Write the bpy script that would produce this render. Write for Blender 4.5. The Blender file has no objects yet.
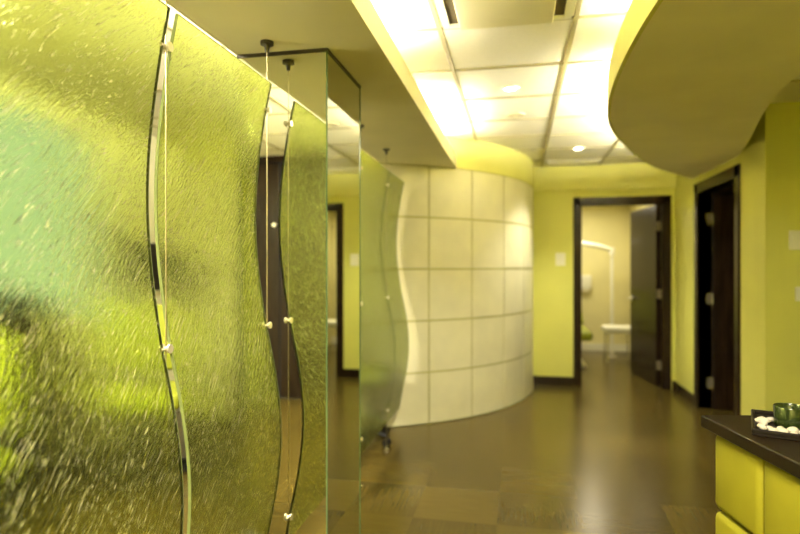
import bpy, bmesh, math, random
from mathutils import Vector, Matrix
random.seed(7)
S = bpy.context.scene
C = S.collection
PI = math.pi

# ------------------------------------------------------------------ camera
H = 1.38
YAW = math.radians(11.6)
cam_d = bpy.data.cameras.new('camera')
cam = bpy.data.objects.new('camera', cam_d); C.objects.link(cam)
cam.location = (0, 0, H); cam.rotation_euler = (PI/2, 0, YAW)
cam_d.sensor_width = 36; cam_d.lens = 575/800*36
cam_d.clip_start = .05
cam_d.dof.use_dof = True; cam_d.dof.focus_distance = 1.75; cam_d.dof.aperture_fstop = 1.6
S.camera = cam

# ------------------------------------------------------------------ exposure, world, large lights
S.view_settings.view_transform = 'Standard'
S.view_settings.look = 'None'
S.view_settings.exposure = 1.95
S.view_settings.gamma = 1
S.view_settings.use_curve_mapping = False
S.cycles.max_bounces = 12
S.cycles.transmission_bounces = 10
S.cycles.caustics_refractive = False
S.cycles.caustics_reflective = False
S.cycles.sample_clamp_indirect = 6
w = bpy.data.worlds.new('world'); S.world = w; w.use_nodes = True
bg = w.node_tree.nodes['Background']
bg.inputs[0].default_value = (.78, .95, .90, 1); bg.inputs[1].default_value = .25
WARM = (1.0, .94, .78)

def lamp(name, kind, loc, power, color=WARM, rot=(0, 0, 0), size=None, size_y=None, spot=None, blend=.6, radius=.05):
    d = bpy.data.lights.new(name, kind); d.energy = power; d.color = color
    if kind == 'AREA':
        d.shape = 'RECTANGLE'; d.size = size; d.size_y = size_y
    if kind == 'SPOT':
        d.spot_size = spot; d.spot_blend = blend; d.shadow_soft_size = radius
    o = bpy.data.objects.new(name, d); C.objects.link(o)
    o.location = loc; o.rotation_euler = rot
    return o

ZC = 2.55      # ceiling
ZS = 2.27      # soffits
# unseen ceiling troffers added for more light, each with a modelled fixture further down
FILL_TROFF = [(-2.3, 1.3, 66), (.0, -.3, 42)]
for i, (x, y, p) in enumerate(FILL_TROFF):
    lamp('fill_troffer_lamp', 'AREA', (x, y, ZC-.03), p, WARM, (0, 0, 0), .5, 1.1)
lamp('exam_room_lamp', 'AREA', (.9, 8.7, 2.36), 10, (1, .90, .68), (0, 0, 0), .55, 1.1)

# ------------------------------------------------------------------ materials
def mat(name, col, rough=.6, var=.08, scale=6, bump=0, bscale=60, metal=0, spec=.4, emit=None, es=0, coat=0, trans=0, ior=1.45, stretch=None):
    m = bpy.data.materials.new(name); m.use_nodes = True
    nt = m.node_tree; N = nt.nodes; L = nt.links
    b = N['Principled BSDF']
    b.inputs['Roughness'].default_value = rough
    b.inputs['Metallic'].default_value = metal
    b.inputs['Specular IOR Level'].default_value = spec
    b.inputs['Coat Weight'].default_value = coat
    b.inputs['Transmission Weight'].default_value = trans
    b.inputs['IOR'].default_value = ior
    tc = N.new('ShaderNodeTexCoord'); mp = N.new('ShaderNodeMapping')
    L.new(tc.outputs['Object'], mp.inputs[0])
    if stretch: mp.inputs['Scale'].default_value = stretch
    nz = N.new('ShaderNodeTexNoise'); nz.inputs['Scale'].default_value = scale; nz.inputs['Detail'].default_value = 5
    L.new(mp.outputs[0], nz.inputs['Vector'])
    cr = N.new('ShaderNodeValToRGB')
    lo = [max(0, c*(1-var)) for c in col]; hi = [min(1, c*(1+var)) for c in col]
    cr.color_ramp.elements[0].color = (*lo, 1); cr.color_ramp.elements[1].color = (*hi, 1)
    cr.color_ramp.elements[0].position = .3; cr.color_ramp.elements[1].position = .7
    L.new(nz.outputs[0], cr.inputs[0]); L.new(cr.outputs[0], b.inputs['Base Color'])
    if bump:
        n2 = N.new('ShaderNodeTexNoise'); n2.inputs['Scale'].default_value = bscale; n2.inputs['Detail'].default_value = 4
        L.new(mp.outputs[0], n2.inputs['Vector'])
        bp = N.new('ShaderNodeBump'); bp.inputs['Strength'].default_value = bump; bp.inputs['Distance'].default_value = .004
        L.new(n2.outputs[0], bp.inputs['Height']); L.new(bp.outputs[0], b.inputs['Normal'])
    if emit:
        b.inputs['Emission Color'].default_value = (*emit, 1); b.inputs['Emission Strength'].default_value = es
    return m

M = {}
M['lime'] = mat('lime_paint', (.66, .65, .15), .62, .04, 3, .05, 180)
M['soffit'] = mat('cream_soffit_paint', (.89, .83, .57), .6, .04, 3, .04, 150)
M['band'] = mat('pale_lime_paint', (.72, .70, .22), .6, .04, 3, .04, 150)
M['tile_ceiling'] = mat('ceiling_tile', (.88, .84, .69), .9, .02, 40, .06, 220)
M['tbar'] = mat('ceiling_grid_metal', (.40, .35, .18), .5, .04, 8)
M['dark_wood'] = mat('dark_stained_wood', (.020, .011, .006), .24, .4, 5, .06, 20, stretch=(6, 6, .6), spec=.25)
M['dark_top'] = mat('dark_worktop_wood', (.010, .0055, .002), .42, .35, 6, .04, 20, stretch=(8, 1, 1), spec=.25)
M['white'] = mat('white_plastic', (.78, .76, .62), .4, .03, 6)
M['chrome'] = mat('brushed_steel', (.72, .70, .62), .18, .06, 12, metal=1)
M['dark_metal'] = mat('dark_metal', (.10, .09, .08), .35, .1, 12, metal=1)
M['clamp'] = mat('satin_nickel', (.80, .72, .54), .38, .05, 12, metal=.6)
M['cable'] = mat('steel_cable', (.36, .30, .17), .4, .1, 60, metal=1)
M['mirror'] = mat('mirror_glass', (.80, .82, .70), .0, .01, 1, metal=1)
M['resin_edge'] = mat('pale_green_resin_edge', (.18, .21, .07), .2, .1, 10)
M['mirror_edge'] = mat('green_glass_edge', (.10, .16, .07), .15, .1, 10)
M['black'] = mat('black_plastic', (.012, .012, .011), .4, .2, 12)
M['lime_seat'] = mat('lime_upholstery', (.30, .33, .02), .55, .06, 14, .12, 240)
M['lime_pad'] = mat('lime_padded_vinyl', (.30, .27, .015), .5, .05, 10, .06, 160)
M['tray'] = mat('dark_lacquer', (.010, .006, .003), .45, .2, 8, spec=.2)
M['stone'] = mat('white_pebble', (.52, .46, .36), .55, .16, 22, .2, 40)
M['beige'] = mat('exam_room_wall_paint', (.74, .68, .34), .65, .04, 3, .04, 150)
M['tube'] = mat('lit_fluorescent_tube', (.9, .9, .8), .5, .0, 1, emit=(1.0, .94, .78), es=70)
M['tube_dim'] = mat('lit_softer_fluorescent_tube', (.9, .9, .8), .5, .0, 1, emit=(1.0, .94, .78), es=32)
M['tube_mid'] = mat('lit_medium_fluorescent_tube', (.9, .9, .8), .5, .0, 1, emit=(1.0, .94, .78), es=40)
M['lens'] = mat('lit_downlight_lens', (.9, .9, .8), .5, .0, 1, emit=(1.0, .90, .62), es=14)
M['diffuser'] = mat('lit_fill_troffer_diffuser', (.9, .9, .8), .5, .0, 1, emit=(1.0, .88, .56), es=3)
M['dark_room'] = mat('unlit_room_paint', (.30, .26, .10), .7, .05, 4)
M['green_glass'] = mat('dark_green_glass', (.022, .036, .007), .12, .2, 6, trans=.25, ior=1.5, coat=.3)
M['clear'] = mat('window_glass', (.95, .97, .95), .02, .01, 1, trans=1, ior=1.05)

def floor_material():
    m = bpy.data.materials.new('brown_vinyl_floor_tile'); m.use_nodes = True
    nt = m.node_tree; N = nt.nodes; L = nt.links; b = N['Principled BSDF']
    tc = N.new('ShaderNodeTexCoord')
    chk = N.new('ShaderNodeTexChecker'); chk.inputs['Scale'].default_value = 1/.457
    off = N.new('ShaderNodeMapping'); off.inputs['Location'].default_value = (.11, .08, .001)
    L.new(tc.outputs['Object'], off.inputs[0]); L.new(off.outputs[0], chk.inputs['Vector'])
    def grain(sc):
        mp = N.new('ShaderNodeMapping'); mp.inputs['Scale'].default_value = sc
        L.new(tc.outputs['Object'], mp.inputs[0])
        n = N.new('ShaderNodeTexNoise'); n.inputs['Scale'].default_value = 4; n.inputs['Detail'].default_value = 6
        L.new(mp.outputs[0], n.inputs['Vector']); return n
    g1 = grain((1.2, 22, 1)); g2 = grain((22, 1.2, 1))
    mx = N.new('ShaderNodeMix'); mx.data_type = 'FLOAT'
    L.new(chk.outputs['Fac'], mx.inputs[0]); L.new(g1.outputs[0], mx.inputs[2]); L.new(g2.outputs[0], mx.inputs[3])
    cr = N.new('ShaderNodeValToRGB')
    cr.color_ramp.elements[0].position = .3; cr.color_ramp.elements[1].position = .72
    cr.color_ramp.elements[0].color = (.074, .051, .010, 1); cr.color_ramp.elements[1].color = (.098, .069, .014, 1)
    L.new(mx.outputs[0], cr.inputs[0])
    # tile-to-tile tone
    sn = N.new('ShaderNodeVectorMath'); sn.operation = 'SNAP'; sn.inputs[1].default_value = (.457, .457, 10)
    L.new(off.outputs[0], sn.inputs[0])
    wn = N.new('ShaderNodeTexWhiteNoise'); L.new(sn.outputs[0], wn.inputs['Vector'])
    mr = N.new('ShaderNodeMapRange'); mr.inputs[3].default_value = .74; mr.inputs[4].default_value = 1.14
    L.new(wn.outputs[0], mr.inputs[0])
    mu = N.new('ShaderNodeMix'); mu.data_type = 'RGBA'; mu.blend_type = 'MULTIPLY'; mu.inputs[0].default_value = 1
    L.new(cr.outputs[0], mu.inputs[6]); L.new(mr.outputs[0], mu.inputs[7])
    L.new(mu.outputs[2], b.inputs['Base Color'])
    b.inputs['Roughness'].default_value = .24; b.inputs['Specular IOR Level'].default_value = .32; b.inputs['Specular Tint'].default_value = (1, .86, .50, 1)
    bp = N.new('ShaderNodeBump'); bp.inputs['Strength'].default_value = .004; bp.inputs['Distance'].default_value = .002
    L.new(mx.outputs[0], bp.inputs['Height']); L.new(bp.outputs[0], b.inputs['Normal'])
    return m
M['floor'] = floor_material()

def sheet_material():
    """lime resin sheet, translucent, with slanting fibres pressed into it"""
    m = bpy.data.materials.new('lime_textured_resin'); m.use_nodes = True
    nt = m.node_tree; N = nt.nodes; L = nt.links; b = N['Principled BSDF']
    tc = N.new('ShaderNodeTexCoord')
    rot = N.new('ShaderNodeMapping'); rot.inputs['Rotation'].default_value = (math.radians(-47), 0, 0)
    L.new(tc.outputs['Object'], rot.inputs[0])
    st = N.new('ShaderNodeMapping'); st.inputs['Scale'].default_value = (1, 1, 6.5)
    L.new(rot.outputs[0], st.inputs[0])
    wob = N.new('ShaderNodeTexNoise'); wob.inputs['Scale'].default_value = 4
    L.new(tc.outputs['Object'], wob.inputs['Vector'])
    ad = N.new('ShaderNodeVectorMath'); ad.operation = 'MULTIPLY_ADD'; ad.inputs[1].default_value = (.35, .35, .35)
    L.new(wob.outputs['Color'], ad.inputs[0]); L.new(st.outputs[0], ad.inputs[2])
    n = N.new('ShaderNodeTexNoise'); n.inputs['Scale'].default_value = 25; n.inputs['Detail'].default_value = 4; n.inputs['Roughness'].default_value = .55
    L.new(ad.outputs[0], n.inputs['Vector'])
    fine = N.new('ShaderNodeTexNoise'); fine.inputs['Scale'].default_value = 60; fine.inputs['Detail'].default_value = 2
    L.new(ad.outputs[0], fine.inputs['Vector'])
    h = N.new('ShaderNodeMath'); h.operation = 'MULTIPLY_ADD'; h.inputs[1].default_value = .35
    L.new(fine.outputs[0], h.inputs[0]); L.new(n.outputs[0], h.inputs[2])
    bp = N.new('ShaderNodeBump'); bp.inputs['Strength'].default_value = .6; bp.inputs['Distance'].default_value = .006
    L.new(h.outputs[0], bp.inputs['Height']); L.new(bp.outputs[0], b.inputs['Normal'])
    fib = N.new('ShaderNodeTexNoise'); fib.inputs['Scale'].default_value = 26; fib.inputs['Detail'].default_value = 3; fib.inputs['Roughness'].default_value = .6
    fs = N.new('ShaderNodeMapping'); fs.inputs['Scale'].default_value = (1, 1, 2.2); fs.inputs['Location'].default_value = (3.1, 1.7, .4)
    L.new(ad.outputs[0], fs.inputs[0]); L.new(fs.outputs[0], fib.inputs['Vector'])
    mk = N.new('ShaderNodeMapRange'); mk.inputs[1].default_value = .57; mk.inputs[2].default_value = .68
    L.new(fib.outputs[0], mk.inputs[0])
    cm = N.new('ShaderNodeMix'); cm.data_type = 'RGBA'
    cm.inputs[6].default_value = (.68, .79, .26, 1); cm.inputs[7].default_value = (.88, .80, .46, 1)
    L.new(mk.outputs[0], cm.inputs[0]); L.new(cm.outputs[2], b.inputs['Base Color'])
    tr = N.new('ShaderNodeMapRange'); tr.inputs[3].default_value = .985; tr.inputs[4].default_value = .5
    L.new(mk.outputs[0], tr.inputs[0]); L.new(tr.outputs[0], b.inputs['Transmission Weight'])
    b.inputs['Roughness'].default_value = .09
    b.inputs['IOR'].default_value = 1.09
    return m
M['sheet'] = sheet_material()

# ------------------------------------------------------------------ mesh helpers
def cw(right, depth, z):
    return (-math.sin(YAW)*depth+math.cos(YAW)*right, math.cos(YAW)*depth+math.sin(YAW)*right, z)
class MB:
    def __init__(s): s.bm = bmesh.new()
    def box(s, x0, x1, y0, y1, z0, z1, bev=0, seg=2):
        r = bmesh.ops.create_cube(s.bm, size=1)
        bmesh.ops.scale(s.bm, vec=(x1-x0, y1-y0, z1-z0), verts=r['verts'])
        bmesh.ops.translate(s.bm, vec=((x0+x1)/2, (y0+y1)/2, (z0+z1)/2), verts=r['verts'])
        if bev:
            e = list({e for v in r['verts'] for e in v.link_edges})
            bmesh.ops.bevel(s.bm, geom=e, offset=bev, segments=seg, profile=.5, affect='EDGES')
        return s
    def cyl(s, p0, p1, r0, r1=None, n=20):
        p0, p1 = Vector(p0), Vector(p1); d = p1-p0
        r = bmesh.ops.create_cone(s.bm, cap_ends=True, segments=n, radius1=r0, radius2=r0 if r1 is None else r1, depth=d.length)
        q = d.to_track_quat('Z', 'Y').to_matrix().to_4x4()
        bmesh.ops.transform(s.bm, matrix=Matrix.Translation((p0+p1)/2) @ q, verts=r['verts'])
        return s
    def lathe(s, prof, loc=(0, 0, 0), n=32, axis='Z'):
        rings = []
        for r, z in prof:
            rings.append([s.bm.verts.new((loc[0]+r*math.cos(2*PI*k/n), loc[1]+r*math.sin(2*PI*k/n), loc[2]+z)) for k in range(n)])
        for a, b in zip(rings, rings[1:]):
            for k in range(n):
                s.bm.faces.new((a[k], a[(k+1) % n], b[(k+1) % n], b[k]))
        s.bm.faces.new(list(reversed(rings[0]))); s.bm.faces.new(rings[-1])
        return s
    def prism(s, pts, z0, z1):
        lo = [s.bm.verts.new((x, y, z0)) for x, y in pts]; hi = [s.bm.verts.new((x, y, z1)) for x, y in pts]
        n = len(pts)
        s.bm.faces.new(list(reversed(lo))); s.bm.faces.new(hi)
        for k in range(n): s.bm.faces.new((lo[k], lo[(k+1) % n], hi[(k+1) % n], hi[k]))
        return s
    def tube(s, pts, r, n=12):
        pts = [Vector(p) for p in pts]; rings = []
        for i, p in enumerate(pts):
            d = (pts[min(i+1, len(pts)-1)]-pts[max(i-1, 0)]).normalized()
            up = Vector((0, 0, 1)) if abs(d.z) < .95 else Vector((0, 1, 0))
            a = d.cross(up).normalized(); b = d.cross(a)
            rings.append([s.bm.verts.new(p+a*r*math.cos(2*PI*k/n)+b*r*math.sin(2*PI*k/n)) for k in range(n)])
        for a, b in zip(rings, rings[1:]):
            for k in range(n): s.bm.faces.new((a[k], a[(k+1) % n], b[(k+1) % n], b[k]))
        s.bm.faces.new(list(reversed(rings[0]))); s.bm.faces.new(rings[-1])
        return s
    def xf(s, mtx):
        bmesh.ops.transform(s.bm, matrix=mtx, verts=s.bm.verts[:]); return s
    def build(s, name, m, parent=None, smooth=False, loc=None):
        bmesh.ops.recalc_face_normals(s.bm, faces=s.bm.faces[:])
        me = bpy.data.meshes.new(name); s.bm.to_mesh(me); s.bm.free()
        me.materials.append(m)
        if smooth:
            me.polygons.foreach_set('use_smooth', [True]*len(me.polygons))
            me.set_sharp_from_angle(angle=math.radians(40))
        o = bpy.data.objects.new(name, me); C.objects.link(o)
        if parent: o.parent = parent
        if loc: o.location = loc
        return o

def structure(o, label=None):
    o['kind'] = 'structure'
    if label: o['label'] = label
    return o
def tag(o, label, cat, group=None):
    o['label'] = label; o['category'] = cat
    if group: o['group'] = group
    return o
def thing(name, label, cat, loc=(0, 0, 0), rz=0, group=None):
    o = bpy.data.objects.new(name, None); C.objects.link(o); o.empty_display_size = .1
    o.location = loc; o.rotation_euler = (0, 0, rz)
    return tag(o, label, cat, group)
def copy_tree(o, parent=None):
    c = o.copy(); C.objects.link(c)
    if parent: c.parent = parent
    for ch in list(o.children): copy_tree(ch, c)
    return c

# ------------------------------------------------------------------ room shell
DCX, DCY, DR = -2.0, 6.79, 2.17            # the curved tiled wall
YE = 6.95                                   # end wall
XR = 1.73                                   # corridor's right wall
YN = 4.55                                   # recess wall
XL, XE, YB = -3.2, 3.0, -1.2
structure(MB().box(XL-.1, XE+.4, YB-.1, 10.1, -.1, 0).build('floor', M['floor']))
cl = structure(MB().box(XL-.1, XE+.4, YB-.1, YE, ZC, ZC+.1).build('ceiling', M['tile_ceiling']))
g = MB()
GX = [-.378-.644*k for k in range(1, 6)] + [-.378+.644*k for k in range(0, 6)]
for x in GX: g.box(x-.011, x+.011, YB, YE-.06, ZC-.006, ZC+.002)
for k in range(14):
    y = 2.80+.615*(k-6)
    if y < YB: continue
    xs = sorted(GX)
    for a, b in zip(xs, xs[1:]): g.box(a+.011, b-.011, y-.011, y+.011, ZC-.006, ZC+.002)
g.build('ceiling_grid', M['tbar'], cl)

def wall(name, m, *boxes):
    b = MB()
    for q in boxes: b.box(*q)
    return structure(b.build(name, m))
# end wall with the doorway
DX0, DX1, DH = .715, 1.60, 2.10
wall('wall_end', M['lime'], (.02, DX0, YE, YE+.12, 0, ZC), (DX1, XR+.12, YE, YE+.12, 0, ZC), (DX0, DX1, YE, YE+.12, DH, ZC))
wall('trim_1', M['band'], (.0, XR, YE-.05, YE, ZS, ZC))
# right wall with the second doorway
RY0, RY1, RH = 5.10, 6.10, 2.11
wall('wall_right', M['lime'], (XR, XR+.12, YN+.12, RY0, 0, ZC), (XR, XR+.12, RY1, YE, 0, ZC), (XR, XR+.12, RY0, RY1, RH, ZC))
wall('wall_recess', M['lime'], (XR, XE+.4, YN, YN+.12, 0, ZC))
wall('wall_east', M['lime'], (XE, XE+.1, YB, YN, 0, ZC))
wall('wall_back', M['lime'], (-1.0, XE+.1, YB-.1, YB, 0, ZC), (XL-.1, -2.95, YB-.1, YB, 0, ZC))
# left room's outer wall with a window
WY0, WY1, WZ0, WZ1 = 2.2, 3.85, 1.0, 2.45
M['pale_wall'] = mat('pale_wall_paint', (.76, .74, .52), .6, .03, 3, .04, 150)
wall('wall_left', M['pale_wall'], (XL-.1, XL, YB-.1, WY0, 0, ZC), (XL-.1, XL, WY1, 5.6, 0, ZC), (XL-.1, XL, WY0, WY1, 0, WZ0), (XL-.1, XL, WY0, WY1, WZ1, ZC))
wn = structure(MB().box(XL-.06, XL-.05, WY0, WY1, WZ0, WZ1).build('window_1', M['clear']))
f = MB()
for q in ((XL-.08, XL+.01, WY0-.04, WY0+.03, WZ0-.04, WZ1+.04), (XL-.08, XL+.01, WY1-.03, WY1+.04, WZ0-.04, WZ1+.04),
          (XL-.08, XL+.01, WY0, WY1, WZ0-.04, WZ0+.03), (XL-.08, XL+.01, WY0, WY1, WZ1-.03, WZ1+.04)): f.box(*q)
f.build('window_frame', M['white'], wn)

# curved wall: lime drum, clad with large pale tiles up to the soffit's height
def arc(r, a0, a1, n):
    return [(DCX+r*math.cos(a0+(a1-a0)*k/n), DCY+r*math.sin(a0+(a1-a0)*k/n)) for k in range(n+1)]
A0, A1 = math.radians(-142), math.radians(6)
def shell(r0, r1, a0, a1, z0, z1, n):
    return arc(r0, a0, a1, n) + list(reversed(arc(r1, a0, a1, n)))
M['grout'] = mat('olive_grout', (.46, .43, .16), .7, .05, 8)
b = MB(); b.prism(shell(DR-.10, DR-.008, A0, A1, 0, 0, 96), 0, ZC)
drum = structure(b.build('wall_curved', M['grout'], smooth=True))
b = MB(); b.prism(shell(DR-.02, DR+.004, A0, A1, 0, 0, 96), ZS, ZC)
b.build('upper_band', M['band'], drum, smooth=True)
M['clad'] = mat('pale_satin_tile', (.72, .68, .47), .33, .05, 5, .03, 90, spec=.5)
TW = math.radians(12.2); TZ = ZS/5; T0 = None
# joint seen at column 429 of the photograph
def hit(u):
    t = (u-400)/575; dx, dy = -math.sin(YAW)+math.cos(YAW)*t, math.cos(YAW)+math.sin(YAW)*t
    A = dx*dx+dy*dy; B = -2*(dx*DCX+dy*DCY); Cc = DCX**2+DCY**2-DR**2
    q = B*B-4*A*Cc; s = (-B-math.sqrt(max(q, 0)))/(2*A)
    return math.atan2(s*dy-DCY, s*dx-DCX)
T0 = hit(429); TW = (hit(472)-T0)
print('TILE ANGLES', math.degrees(T0), math.degrees(TW), [round(math.degrees(hit(u)), 1) for u in (429, 472, 504, 531)])
b = MB()
k0 = math.ceil((A0-T0)/TW)
gap = .008/DR
for k in range(k0, 40):
    a0 = T0+k*TW; a1 = a0+TW
    if a0 > A1: break
    a1 = min(a1, A1)
    for j in range(5):
        b.prism(shell(DR-.009, DR, a0+gap, a1-gap, 0, 0, 8), j*TZ+.009, (j+1)*TZ-.009)
b.build('tile_cladding', M['clad'], drum, smooth=True)

# left soffit with a raised spine: lit coves on both of its sides
SX0, SX1 = -1.16, -.545
def drumY(x, r=DR): return DCY-math.sqrt(r*r-(x-DCX)**2)
pts = [(SX0, YB), (SX1, YB)] + [(SX1+(SX0-SX1)*k/12, drumY(SX1+(SX0-SX1)*k/12, DR-.006)) for k in range(13)]
b = MB().prism(pts, ZS, ZS+.035); b.box(SX1-.012, SX1, YB, drumY(SX1, DR), ZS+.035, ZS+.118); b.box(SX0, SX0+.012, YB, drumY(SX0, DR)-.05, ZS+.035, ZS+.118); b.box(-.95, -.76, YB, 4.86, ZS+.03, ZC)
structure(b.build('ceiling_soffit', M['soffit']))
# floating curved soffit on the right
def spline(P, n=10):
    out = []
    for i in range(len(P)-1):
        p0, p1, p2, p3 = (Vector(P[max(i-1, 0)]), Vector(P[i]), Vector(P[i+1]), Vector(P[min(i+2, len(P)-1)]))
        for k in range(n):
            t = k/n
            out.append(tuple(.5*((2*p1)+(p2-p0)*t+(2*p0-5*p1+4*p2-p3)*t*t+(3*p1-p0-3*p2+p3)*t**3)))
    out.append(tuple(P[-1])); return out
RIM = [(1.30, -.35), (.92, .15), (.62, .95), (.49, 1.75), (.448, 2.5), (.49, 3.33), (.65, 4.10), (1.12, 5.33), (1.66, 6.2)]
rim = spline(RIM)
inner = spline([(XR, 6.28), (XR, 5.1), (1.36, 3.55), (1.27, 2.92), (1.27, 2.0), (1.38, .6), (1.45, -.2)], 6)
inner[0:7] = [(XR, 6.28), (XR, 5.1)]
cloud = structure(MB().prism(rim+inner, ZS, ZS+.05).build('ceiling_cloud', M['soffit'], smooth=True))
# thin painted rim strip
b = MB(); off = []; lip = []; sp0 = []; sp1 = []
for i, p in enumerate(rim):
    d = Vector(rim[min(i+1, len(rim)-1)])-Vector(rim[max(i-1, 0)]); nrm = Vector((-d.y, d.x)).normalized()
    off.append((p[0]+nrm.x*.006, p[1]+nrm.y*.006))
for i, p in enumerate(rim):
    d = Vector(rim[min(i+1, len(rim)-1)])-Vector(rim[max(i-1, 0)]); nrm = Vector((d.y, -d.x)).normalized()
    lip.append((p[0]+nrm.x*.012, p[1]+nrm.y*.012))
    if 14 <= i <= 74: sp0.append((p[0]+nrm.x*.40, p[1]+nrm.y*.40)); sp1.append((p[0]+nrm.x*.44, p[1]+nrm.y*.44))
b.prism(off+list(reversed(lip)), ZS-.001, ZS+.165)
MB().prism(sp0+list(reversed(sp1)), ZS+.05, ZC).build('light_blocker', M['band'], cloud, smooth=True)  # unseen strip added to keep cove light off the recess wall
b.build('rim_fascia', M['band'], cloud, smooth=True)

# exam room beyond the end door
EX0, EX1, EY1, EZ = -.5, 1.78, 9.95, 2.40
wall('wall_exam_back', M['beige'], (EX0-.1, EX1+.1, EY1, EY1+.1, 0, EZ))
wall('wall_exam_left', M['beige'], (EX0-.1, EX0, YE+.12, EY1, 0, EZ))
wall('wall_exam_right', M['beige'], (EX1, EX1+.1, YE+.12, EY1, 0, EZ))
wall('ceiling_exam', M['tile_ceiling'], (EX0-.1, EX1+.1, YE+.12, EY1+.1, EZ, EZ+.05))
wall('baseboard_exam', M['white'], (EX0, EX1, EY1-.015, EY1, 0, .12))
# unlit room beyond the right door
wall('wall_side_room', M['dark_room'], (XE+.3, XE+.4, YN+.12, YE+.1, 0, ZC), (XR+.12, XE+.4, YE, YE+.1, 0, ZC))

# baseboards
def baseboard(name, x0, x1, y0, y1): wall(name, M['dark_wood'], (x0, x1, y0, y1, 0, .10))
baseboard('baseboard_end', .12, DX0-.085, YE-.014, YE)
baseboard('baseboard_end_right', DX1+.1, XR, YE-.014, YE)
baseboard('baseboard_right', XR-.014, XR, RY1+.1, YE-.014)
baseboard('baseboard_right_near', XR-.014, XR, YN, RY0-.1)
baseboard('baseboard_recess', XR, XE, YN-.014, YN)

# ------------------------------------------------------------------ doors
M['lever'] = mat('pale_satin_metal', (.85, .82, .72), .4, .03, 12, metal=.2)
M['hinge'] = mat('dull_steel_hinge', (.34, .30, .20), .45, .06, 12, metal=.7)
def door(name, label, width, height, hinge_side, angle, mtx, wt=.12, tw=.085):
    """local: opening along +x from 0 to width, wall thickness along +y, leaf swings to +y"""
    root = structure(MB().box(-.02, 0, 0, wt, 0, height).box(width, width+.02, 0, wt, 0, height).box(-.02, width+.02, 0, wt, height, height+.02).xf(mtx).build(name, M['dark_wood']), label)
    t = MB()
    for y0, y1 in ((-.018, 0), (wt, wt+.018)):
        t.box(-tw, .006, y0, y1, 0, height+tw, .004, 1).box(width-.006, width+tw, y0, y1, 0, height+tw, .004, 1).box(-tw, width+tw, y0, y1, height-.006, height+tw, .004, 1)
    t.xf(mtx).build('door_casing', M['dark_wood'], root)
    s = -1 if hinge_side == 'right' else 1
    hx = width-.004 if s < 0 else .004
    R = mtx @ Matrix.Translation((hx, wt+.004, 0)) @ Matrix.Rotation(s*angle, 4, 'Z')
    L = width-.01
    a, c = (-L, 0) if s < 0 else (0, L)
    leaf = MB().box(a, c, -.042, 0, .008, height-.006, .002, 1).xf(R).build('door_leaf', M['dark_wood'], root)
    hb = s*(L-.065)
    hd = MB()
    for y, o in ((0, .05), (-.042, -.05)):
        hd.cyl((hb, y, .98), (hb, y+o*.2, .98), .028, n=24)
        hd.cyl((hb, y, .98), (hb, y+o, .98), .010)
        hd.cyl((hb, y+o, .98), (hb-s*.125, y+o, .98), .012)
    hd.xf(R).build('lever_handle', M['lever'], leaf, smooth=True)
    for z in (.25, 1.07, 1.85):
        h = MB().cyl((0, .006, z-.055), (0, .006, z+.055), .008)
        h.box(min(0, s*.034), max(0, s*.034), .0005, .003, z-.052, z+.052)
        h.box(-.003, -.0005, -.040, 0, z-.052, z+.052) if s > 0 else h.box(.0005, .003, -.040, 0, z-.052, z+.052)
        h.xf(R).build('hinge', M['hinge'], leaf, smooth=True)
        h2 = MB().box(hx-.002 if s > 0 else hx+.001, hx-.001 if s > 0 else hx+.003, wt-.045, wt, z-.052, z+.052)
        h2.xf(mtx).build('hinge_plate', M['hinge'], root)
    return root
door('door_1', 'dark brown door standing open into the bright exam room at the corridor end', DX1-DX0, DH, 'right', math.radians(82), Matrix.Translation((DX0, YE, 0)))
# right wall: local x runs along -Y, local y along +X
mt = Matrix.Translation((XR, RY1, 0)) @ Matrix.Rotation(-PI/2, 4, 'Z')
door('door_2', 'dark brown door standing open into the unlit room on the right', RY1-RY0, RH, 'left', math.radians(84), mt, tw=.09)
# dark double doors behind the camera, seen in the mirrored column
b = MB().box(-2.95, -1.0, YB-.1, YB, 2.48, ZC)
wd = structure(b.build('door_3', M['dark_wood']), 'tall dark double doors mirrored in the column')
for x0, x1, hx in ((-2.95, -2.465, -2.50), (-2.455, -1.97, -2.42), (-1.96, -1.475, -1.51), (-1.465, -1.0, -1.43)):
    lf = MB().box(x0, x1, YB-.06, YB-.02, .005, 2.478, .003, 1).build('door_leaf', M['dark_wood'], wd)
    MB().cyl((hx, YB-.02, 1.82), (hx, YB+.02, 1.82), .010).cyl((hx, YB+.02, 1.82), (hx, YB+.035, 1.82), .022).build('knob', M['lever'], lf, smooth=True)

# ------------------------------------------------------------------ ceiling fixtures
for (x, y, p), lab in zip(FILL_TROFF, ('unseen ceiling troffer added to light the waiting room', 'unseen ceiling troffer added as fill above the corridor behind the reception desk')):
    t = thing('fill_troffer', lab, 'ceiling light', (x, y, ZC), 0)  # unseen fixture added to hold the fill lamp
    fr = MB()
    for q in ((-.3, -.255, -.6, .6), (.255, .3, -.6, .6), (-.255, .255, -.6, -.555), (-.255, .255, .555, .6)): fr.box(*q, -.03, 0)
    fr.build('fixture_frame', M['white'], t)
    MB().box(-.255, .255, -.555, .555, -.018, -.004).build('diffuser', M['diffuser'], t)
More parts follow.
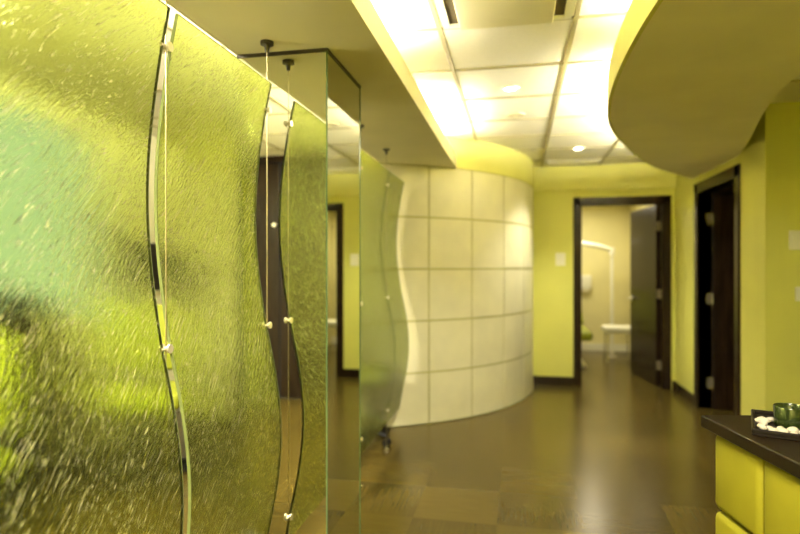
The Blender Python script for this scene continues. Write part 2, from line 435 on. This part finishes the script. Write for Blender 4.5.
# cove tubes
def cove_tube(pts, label, group, m='tube'):
    t = thing('fluorescent_tube', label, 'lamp', (0, 0, 0), 0, group)
    d = (Vector(pts[1])-Vector(pts[0])).normalized(); e = (Vector(pts[-1])-Vector(pts[-2])).normalized()
    MB().tube(pts, .013).build('tube', M[m], t, smooth=True)
    for p, q in ((Vector(pts[0])-d*.03, Vector(pts[0])+d*.002), (Vector(pts[-1])-e*.002, Vector(pts[-1])+e*.03)):
        MB().cyl(p, q, .015).build('end_cap', M['white'], t, smooth=True)
    MB().box(-.02, .02, -.02, .02, 0, .04).xf(Matrix.Translation((pts[0][0], pts[0][1], pts[0][2]-.04))).build('lamp_holder', M['white'], t)
    return t
ZT = ZS+.100
for (y0, y1, lab) in ((1.35, 2.85, 'nearer corridor side tube on top of the left soffit'), (3.75, 4.95, 'farther corridor side tube on top of the left soffit by the tiled wall'), (-.8, .7, 'corridor side tube on top of the left soffit behind the viewer')):
    cove_tube([(-.62, y0, ZT), (-.62, (y0+y1)/2, ZT), (-.62, y1, ZT)], lab, 'cove lighting', 'tube_dim' if y0 < 3 else 'tube_mid')
for (y0, y1, lab) in ((-.6, 1.2, 'waiting room side tube on top of the left soffit near the dark doors'), (1.7, 4.2, 'waiting room side tube on top of the left soffit above the panels')):
    cove_tube([(-1.07, y0, ZT+.035), (-1.07, (y0+y1)/2, ZT+.035), (-1.07, y1, ZT+.035)], lab, 'cove lighting')
ins = []
for i, p in enumerate(rim):
    d = Vector(rim[min(i+1, len(rim)-1)])-Vector(rim[max(i-1, 0)]); nrm = Vector((d.y, -d.x)).normalized()
    ins.append((p[0]+nrm.x*.10, p[1]+nrm.y*.10, ZS+.115))
cove_tube(ins[22:44], 'curved tube on top of the floating soffit, nearer half', 'cove lighting', 'tube_dim')
cove_tube([(x, y, z+.046) for x, y, z in ins[51:75]], 'curved tube on top of the floating soffit, farther half', 'cove lighting')

M['throat'] = mat('brown_vent_throat', (.10, .075, .03), .7, .1, 8)
M['detector'] = mat('cream_plastic', (.60, .55, .38), .5, .04, 8)
def downlight(x, y, label, power=36):
    t = thing('downlight', label, 'ceiling light', (x, y, ZC))
    MB().lathe([(.036, -.004), (.060, -.014), (.064, -.006), (.064, .0), (.036, .0)]).build('trim_ring', M['white'], t, smooth=True)
    MB().lathe([(.0355, -.006), (.0355, 0)]).build('lamp_lens', M['lens'], t, smooth=True)
    lamp('downlight_beam', 'SPOT', (x, y, ZC-.03), power, (1, .94, .78), (0, 0, 0), spot=math.radians(105), blend=.8, radius=.035)
downlight(-.05, 3.83, 'small round lit downlight over the middle of the corridor')
downlight(.0, 1.7, 'unseen round downlight added as fill nearest the camera over the corridor', 18)  # added out of view to fill the desk front and recess wall
downlight(.577, 5.89, 'small round lit downlight near the end door')
t = thing('smoke_detector', 'round cream smoke detector on the corridor ceiling between the downlights', 'smoke detector', (-.02, 4.48, ZC))
MB().lathe([(.05, -.016), (.068, -.013), (.075, -.004), (.075, 0)]).build('cover', M['detector'], t, smooth=True)
MB().lathe([(.018, -.019), (.018, -.015)]).build('sensor', M['soffit'], t, smooth=True)
t = thing('air_diffuser', 'square plaque air diffuser recessed in the corridor ceiling', 'vent', (-.056, 2.49, ZC))
f = MB()
for q in ((-.30, -.265, -.30, .30), (.265, .30, -.30, .30), (-.265, .265, -.30, -.265), (-.265, .265, .265, .30)): f.box(*q, -.012, 0)
f.build('frame', M['white'], t)
MB().box(-.265, .265, -.265, .265, -.003, 0).build('throat', M['throat'], t)
MB().box(-.215, .215, -.25, .25, -.045, -.028, .006).build('face_plate', M['soffit'], t)
MB().cyl((0, 0, -.03), (0, 0, -.002), .02).build('stem', M['white'], t)
t = thing('linear_diffuser', 'narrow cream air slot in the ceiling against the end wall', 'vent', (.59, 6.66, ZC))
f = MB()
f.box(-.30, .30, -.10, -.075, -.012, 0).box(-.30, .30, .075, .10, -.012, 0).box(-.30, -.275, -.075, .075, -.012, 0).box(.275, .30, -.075, .075, -.012, 0)
f.build('frame', M['white'], t)
s_ = MB()
for k in range(5): s_.box(-.275, .275, -.06+k*.03-.004, -.06+k*.03+.004, -.012, 0)
s_.build('louvre', M['soffit'], t)

# ------------------------------------------------------------------ mirror-clad column
CX0, CX1, CY0, CY1 = -1.152, -.761, 2.229, 2.729
t = thing('mirror_column', 'square column clad in mirror beside the green panels', 'column', ((CX0+CX1)/2, (CY0+CY1)/2, 0))
t0 = t.location.copy()
def rel(b, name, m, sm=False): return b.xf(Matrix.Translation(-t0)).build(name, m, t, smooth=sm)
rel(MB().box(CX0+.008, CX1-.008, CY0+.008, CY1-.008, 0, ZS), 'core', M['lime'])
th = .006
for q in ((CX0+th, CX1-.0005, CY0, CY0+th), (CX1-th, CX1, CY0+th, CY1-th-.0005), (CX0, CX0+th, CY0+.001, CY1-th), (CX0+th, CX1-.001, CY1-th, CY1)):
    rel(MB().box(*q, .004, ZS-.014), 'mirror_panel', M['mirror'])
for x, y in ((CX0, CY0), (CX1, CY0), (CX1, CY1), (CX0, CY1)):
    rel(MB().box(x-.0025, x+.0025, y-.0025, y+.0025, .004, ZS-.014), 'corner_edge', M['mirror_edge'])
rel(MB().box(CX0-.004, CX1+.004, CY0-.004, CY1+.004, ZS-.014, ZS), 'shadow_gap_strip', M['dark_metal'])  # shadow gap under the soffit put in as a dark strip

# ------------------------------------------------------------------ hanging wavy panels and their cables
X0 = -.972
def wave(z): 
    s = -math.sin(2*PI*(z-1.15)/1.7)
    return X0 + s*(.062 if s > 0 else .046)
def panel(y0, y1, label):
    z0, z1, n, T = .18, 2.10, 72, .009
    t = thing('resin_panel', label, 'screen panel', (X0, (y0+y1)/2, 0), 0, 'wavy green resin panels')
    zs = [z0+(z1-z0)*k/n for k in range(n+1)]
    def side(sg):
        out = []
        for z in zs:
            dx = (wave(z+.002)-wave(z-.002))/.004; nn = math.hypot(1, dx)
            out.append((wave(z)+sg*T/2/nn, z-sg*T/2*dx/nn))
        return out
    A, B = side(1), side(-1)
    def block(ya, yb, name, m):
        b = MB(); bm = b.bm
        ny = max(1, int((yb-ya)/.05)); rows = []
        for j in range(ny+1):
            y = ya+(yb-ya)*j/ny - t.location.y
            rows.append([bm.verts.new((x-X0, y, z)) for x, z in A]+[bm.verts.new((x-X0, y, z)) for x, z in reversed(B)])
        N = len(rows[0])
        for r, s in zip(rows, rows[1:]):
            for k in range(N): bm.faces.new((r[k], r[(k+1) % N], s[(k+1) % N], s[k]))
        for r in (rows[0], rows[-1]):
            for k in range(n): bm.faces.new((r[k], r[k+1], r[N-2-k], r[N-1-k]))
        return b.build(name, m, t, smooth=True)
    block(y0+.003, y1-.003, 'wavy_sheet', M['sheet'])
    e1 = block(y0, y0+.003, 'polished_edge', M['resin_edge']); e2 = block(y1-.003, y1, 'polished_edge', M['resin_edge'])
    e1['label'] = e2['label'] = 'polished edge'
    return t
YC = [1.455, 2.121, 3.485, 4.23]
panel(.72, YC[0]-.018, 'wavy translucent lime panel nearest the camera, filling the left of the photo')
panel(YC[0]+.018, YC[1]-.012, 'wavy translucent lime panel ending just in front of the mirrored column')
panel(3.2, YC[3]-.008, 'wavy translucent lime panel just behind the mirrored column')
panel(YC[3]+.008, 4.79, 'narrow wavy translucent lime panel next to the curved tiled wall')
def cable(y, label):
    t = thing('suspension_cable', label, 'cable', (X0, y, 0), 0, 'panel suspension cables')
    MB().cyl((0, 0, .02), (0, 0, ZS-.03), .0016, n=8).build('wire', M['cable'], t, smooth=True)
    MB().lathe([(.008, -.040), (.010, -.026), (.012, -.014), (.026, -.012), (.026, 0)], (0, 0, ZS), 24).build('ceiling_mount', M['dark_metal'], t, smooth=True)
    MB().lathe([(.020, 0), (.020, .008), (.008, .012), (.006, .028)], (0, 0, 0), 24).build('floor_anchor', M['chrome'], t, smooth=True)
    for z in (.30, 1.15, 2.0):
        c = MB().cyl((0, -.027, z), (0, .027, z), .0055, n=16)
        for sx in (-.0125, .0125): c.cyl((sx-.003, 0, z), (sx+.003, 0, z), .013, n=20)
        c.cyl((-.012, 0, z), (.012, 0, z), .006, n=16)
        c.build('panel_clamp', M['clamp'], t, smooth=True)
for y, lab in zip(YC, ('steel cable between the two nearest green panels', 'steel cable just in front of the mirrored column', 'steel cable just behind the mirrored column', 'steel cable at the seam of the two far green panels')): cable(y, lab)

# ------------------------------------------------------------------ wall plates
t = thing('wall_plate', 'small pale switch plate on the end wall left of the door', 'switch', (.485, YE, 1.47))
MB().box(-.055, .055, -.010, 0, -.075, .075, .004).build('plate', M['white'], t)
MB().box(-.018, .018, -.014, -.009, -.032, .032, .002).build('rocker', M['white'], t)
for xx, z, hh, lab in ((1.925, 1.57, .067, 'white thermostat on the right wall, the upper of two plates'), (1.965, 1.19, .05, 'white switch plate on the right wall, the lower of two')):
    t = thing('wall_plate', lab, 'switch', (xx, YN, z))
    MB().box(-.045, .045, -.018, 0, -hh, hh, .005).build('plate', M['white'], t)
    MB().box(-.025, .025, -.022, -.017, -.03, .03, .002).build('rocker', M['white'], t)

# ------------------------------------------------------------------ reception desk
base = cw(.975, 1.865, 0)
# local axes: x = camera right, -y = towards the camera
desk = thing('reception_desk', 'reception desk with dark wood top and lime padded front on the right', 'desk', base, YAW+math.radians(-.3))
TOPZ = .90
MB().box(0, .75, -2.0, 0, TOPZ-.038, TOPZ, .003, 1).build('worktop', M['dark_top'], desk)
MB().box(.045, .72, -1.98, -.03, .0, TOPZ-.038).build('carcass', M['black'], desk)
pz = [(.62, TOPZ-.042), (.36, .612), (.10, .352)]
py = [-.035]
while py[-1] > -1.9: py.append(py[-1]-.246)
for z0, z1 in pz:
    for a, c in zip(py, py[1:]):
        MB().box(.018, .052, c+.004, a-.004, z0, z1, .022, 4).build('padded_panel', M['lime_pad'], desk, smooth=True)
for k in range(3):
    z0, z1 = pz[k]
    MB().box(.06+.0, .70, -.045, -.014, z0, z1, .015, 4).build('end_pad', M['lime_pad'], desk, smooth=True)

# tray, candle glass, pebbles on the desk
tc = cw(1.0, 1.635, TOPZ)
tray = thing('tray', 'square dark lacquered tray on the reception desk', 'tray', tc, YAW-math.radians(31))
TX, TY = .34, .27
MB().box(0, TX, 0, TY, 0, .008, .003, 1).build('tray_base', M['tray'], tray)
r_ = MB().box(0, TX, 0, .010, .006, .020, .003, 1).box(0, TX, TY-.010, TY, .006, .020, .003, 1).box(0, .010, .01, TY-.01, .006, .020, .003, 1).box(TX-.010, TX, .01, TY-.01, .006, .020, .003, 1)
r_.build('tray_rim', M['tray'], tray)
def on_tray(x, y, z): 
    q = Matrix.Translation(tc) @ Matrix.Rotation(YAW-math.radians(31), 4, 'Z') @ Vector((x, y, z)); return q
c = on_tray(.098, .118, .0085)
g_ = thing('candle_holder', 'dark green glass tumbler candle holder standing on the tray', 'candle holder', c)
MB().lathe([(.032, 0), (.039, .003), (.042, .012), (.0435, .062), (.0420, .064), (.0405, .062), (.0385, .014), (.032, .010)], n=40).build('glass', M['green_glass'], g_, smooth=True)
MB().lathe([(.0355, .0145), (.0360, .030), (.010, .031), (.002, .031)], n=32).build('candle', M['soffit'], g_, smooth=True)
MB().cyl((0, 0, .031), (.001, 0, .040), .0012, n=8).build('wick', M['black'], g_)
spots = [(.024, .075), (.030, .102), (.022, .128), (.040, .140), (.045, .062), (.028, .050), (.048, .166), (.026, .155),
         (.052, .036), (.072, .050), (.075, .026), (.098, .046), (.100, .022), (.122, .042), (.124, .020), (.146, .050), (.150, .026), (.172, .040), (.174, .064), (.196, .052), (.198, .028), (.220, .046)]
protos = []
for i, (x, y) in enumerate(spots):
    if i < 4:
        b = MB(); bmesh.ops.create_icosphere(b.bm, subdivisions=3, radius=.0120)
        rr = random.Random(i)
        ph = [rr.uniform(0, 6) for _ in range(6)]
        for v in b.bm.verts:
            k = 1+.12*math.sin(v.co.x*170+ph[0])+.12*math.sin(v.co.y*190+ph[1])+.1*math.sin(v.co.z*160+ph[2]); v.co *= k; v.co.z *= .72
        o = b.build('pebble', M['stone'], smooth=True); protos.append(o)
    else:
        o = protos[i % 4].copy(); C.objects.link(o)
    p = on_tray(x, y, .0085); lo = min(v.co.z for v in o.data.vertices)
    sc = random.uniform(.82, 1.12)
    o.scale = (sc, sc, sc); o.rotation_euler = (0, 0, random.uniform(0, 6)); o.location = (p.x, p.y, p.z-lo*sc)
    tag(o, 'small white pebble lying on the dark tray beside the green glass', 'pebble', 'white pebbles on the tray')

# ------------------------------------------------------------------ exam room equipment
t = thing('dental_unit', 'white pole with an angled arm standing in the exam room', 'dental unit', (1.413, 9.3, 0))
MB().lathe([(.07, 0), (.07, .012), (.04, .03), (.03, .09)], n=32).build('foot', M['detector'], t, smooth=True)
MB().cyl((0, 0, .05), (0, 0, 1.62), .024).build('pole', M['white'], t, smooth=True)
MB().cyl((0, 0, 1.56), (0, 0, 1.68), .045).tube([(0, 0, 1.64), (-.2, -.05, 1.70), (-.6, -.1, 1.77)], .036).build('lamp_arm', M['white'], t, smooth=True)
st = cw(.379*8.3, 8.3, 0)
t = thing('stool', 'white padded stool on thin metal legs beside the open exam room door', 'stool', st)
MB().box(-.21, .21, -.20, .20, .44, .53, .03, 3).build('seat', M['white'], t, smooth=True)
for sx in (-1, 1):
    for sy in (-1, 1): MB().cyl((sx*.17, sy*.16, 0), (sx*.15, sy*.14, .45), .011).build('leg', M['chrome'], t, smooth=True)
for y in (-.157, .157): MB().cyl((-.168, y, .08), (.168, y, .08), .007).build('stretcher', M['chrome'], t, smooth=True)
t = thing('soap_dispenser', 'white dispenser on the exam room wall left of the pole', 'dispenser', (1.10, EY1, 1.11))
MB().box(-.085, .085, -.10, 0, -.10, .14, .02, 3).build('housing', M['white'], t, smooth=True)
MB().box(-.05, .05, -.09, -.02, -.14, -.10, .01).build('nozzle', M['soffit'], t, smooth=True)
t = thing('dental_chair', 'reclined lime dental chair at the left of the exam room doorway', 'chair', (.70, 8.5, 0))
MB().box(-.25, .22, -.3, .3, 0, .05, .015).build('base_plate', M['white'], t)
MB().cyl((0, 0, .05), (0, 0, .42), .09).build('pedestal', M['white'], t, smooth=True)
MB().box(-.25, .25, -.75, .35, .42, .54, .05, 4).build('seat', M['lime_seat'], t, smooth=True)
MB().box(-.24, .24, 0, .75, 0, .11, .05, 4).xf(Matrix.Translation((0, .28, .50)) @ Matrix.Rotation(math.radians(38), 4, 'X')).build('backrest', M['lime_seat'], t, smooth=True)

# ------------------------------------------------------------------ waiting room seen through the panels
def office_chair(x, y, rz, label):
    t = thing('office_chair', label, 'chair', (x, y, 0), rz, 'lime office chairs behind the panels')
    MB().box(-.24, .24, -.24, .24, .48, .60, .045, 4).build('seat', M['lime_seat'], t, smooth=True)
    bk = MB().box(-.22, .22, -.03, .03, 0, .46, .028, 4).xf(Matrix.Translation((0, .27, .66)) @ Matrix.Rotation(math.radians(-8), 4, 'X')).build('backrest', M['lime_seat'], t, smooth=True)
    MB().tube([(0, .05, .47), (0, .25, .47), (0, .315, .54), (0, .33, .80)], .018).build('back_support', M['black'], t, smooth=True)
    MB().cyl((0, 0, .10), (0, 0, .30), .032).cyl((0, 0, .30), (0, 0, .48), .02).build('gas_column', M['black'], t, smooth=True)
    bs = MB().cyl((0, 0, .07), (0, 0, .14), .045)
    for k in range(5):
        a = 2*PI*k/5+.3; bs.tube([(0, 0, .11), (.15*math.cos(a), .15*math.sin(a), .10), (.29*math.cos(a), .29*math.sin(a), .075)], .018)
    bs.build('star_base', M['black'], t, smooth=True)
    for k in range(5):
        a = 2*PI*k/5+.3; cx, cy = .29*math.cos(a), .29*math.sin(a)
        ca = MB()
        for s in (-1, 1):
            p = Vector((cx-math.sin(a)*.014*s, cy+math.cos(a)*.014*s, .028)); q = p+Vector((-math.sin(a)*.012*s, math.cos(a)*.012*s, 0))
            ca.cyl(p, q, .028)
        ca.cyl((cx, cy, .028), (cx, cy, .08), .007)
        ca.build('caster', M['black'], t, smooth=True)
office_chair(-1.26, 4.42, PI/2+.28, 'lime office chair on black casters behind the far green panels')
office_chair(-2.38, 3.29, .6, 'lime office chair seen blurred through the panel nearest the camera')
office_chair(-2.42, 1.88, .5, 'lime office chair beside the dark cabinet, blurred through the nearest panel')
t = thing('low_cabinet', 'dark low cabinet seen blurred at the far left through the nearest panel', 'cabinet', (-2.985, 2.6, 0))
MB().box(-.17, .17, -.55, .44, .06, 1.20).build('body', M['dark_wood'], t)
MB().box(-.15, .14, -.52, .41, 0, .06).build('plinth', M['black'], t)
MB().box(-.18, .19, -.56, .45, 1.20, 1.23, .003, 1).build('top', M['dark_top'], t)
for k in range(2):
    y0 = -.54+k*.49
    d_ = MB().box(.172, .19, y0, y0+.48, .08, 1.185, .002, 1).build('cabinet_door', M['dark_wood'], t)
    yy = y0+(.43 if k == 0 else .05)
    MB().cyl((.215, yy, .72), (.215, yy, .92), .006).cyl((.19, yy, .73), (.215, yy, .73), .005).cyl((.19, yy, .91), (.215, yy, .91), .005).build('handle', M['chrome'], d_, smooth=True)
t = thing('wall_screen', 'dark wall screen seen blurred through the panels at eye height', 'screen', (XL, 4.58, 1.38))
MB().box(0, .045, -.36, .36, -.21, .21, .006, 2).build('housing', M['black'], t)
MB().box(.045, .047, -.345, .345, -.195, .195).build('display', M['tray'], t)
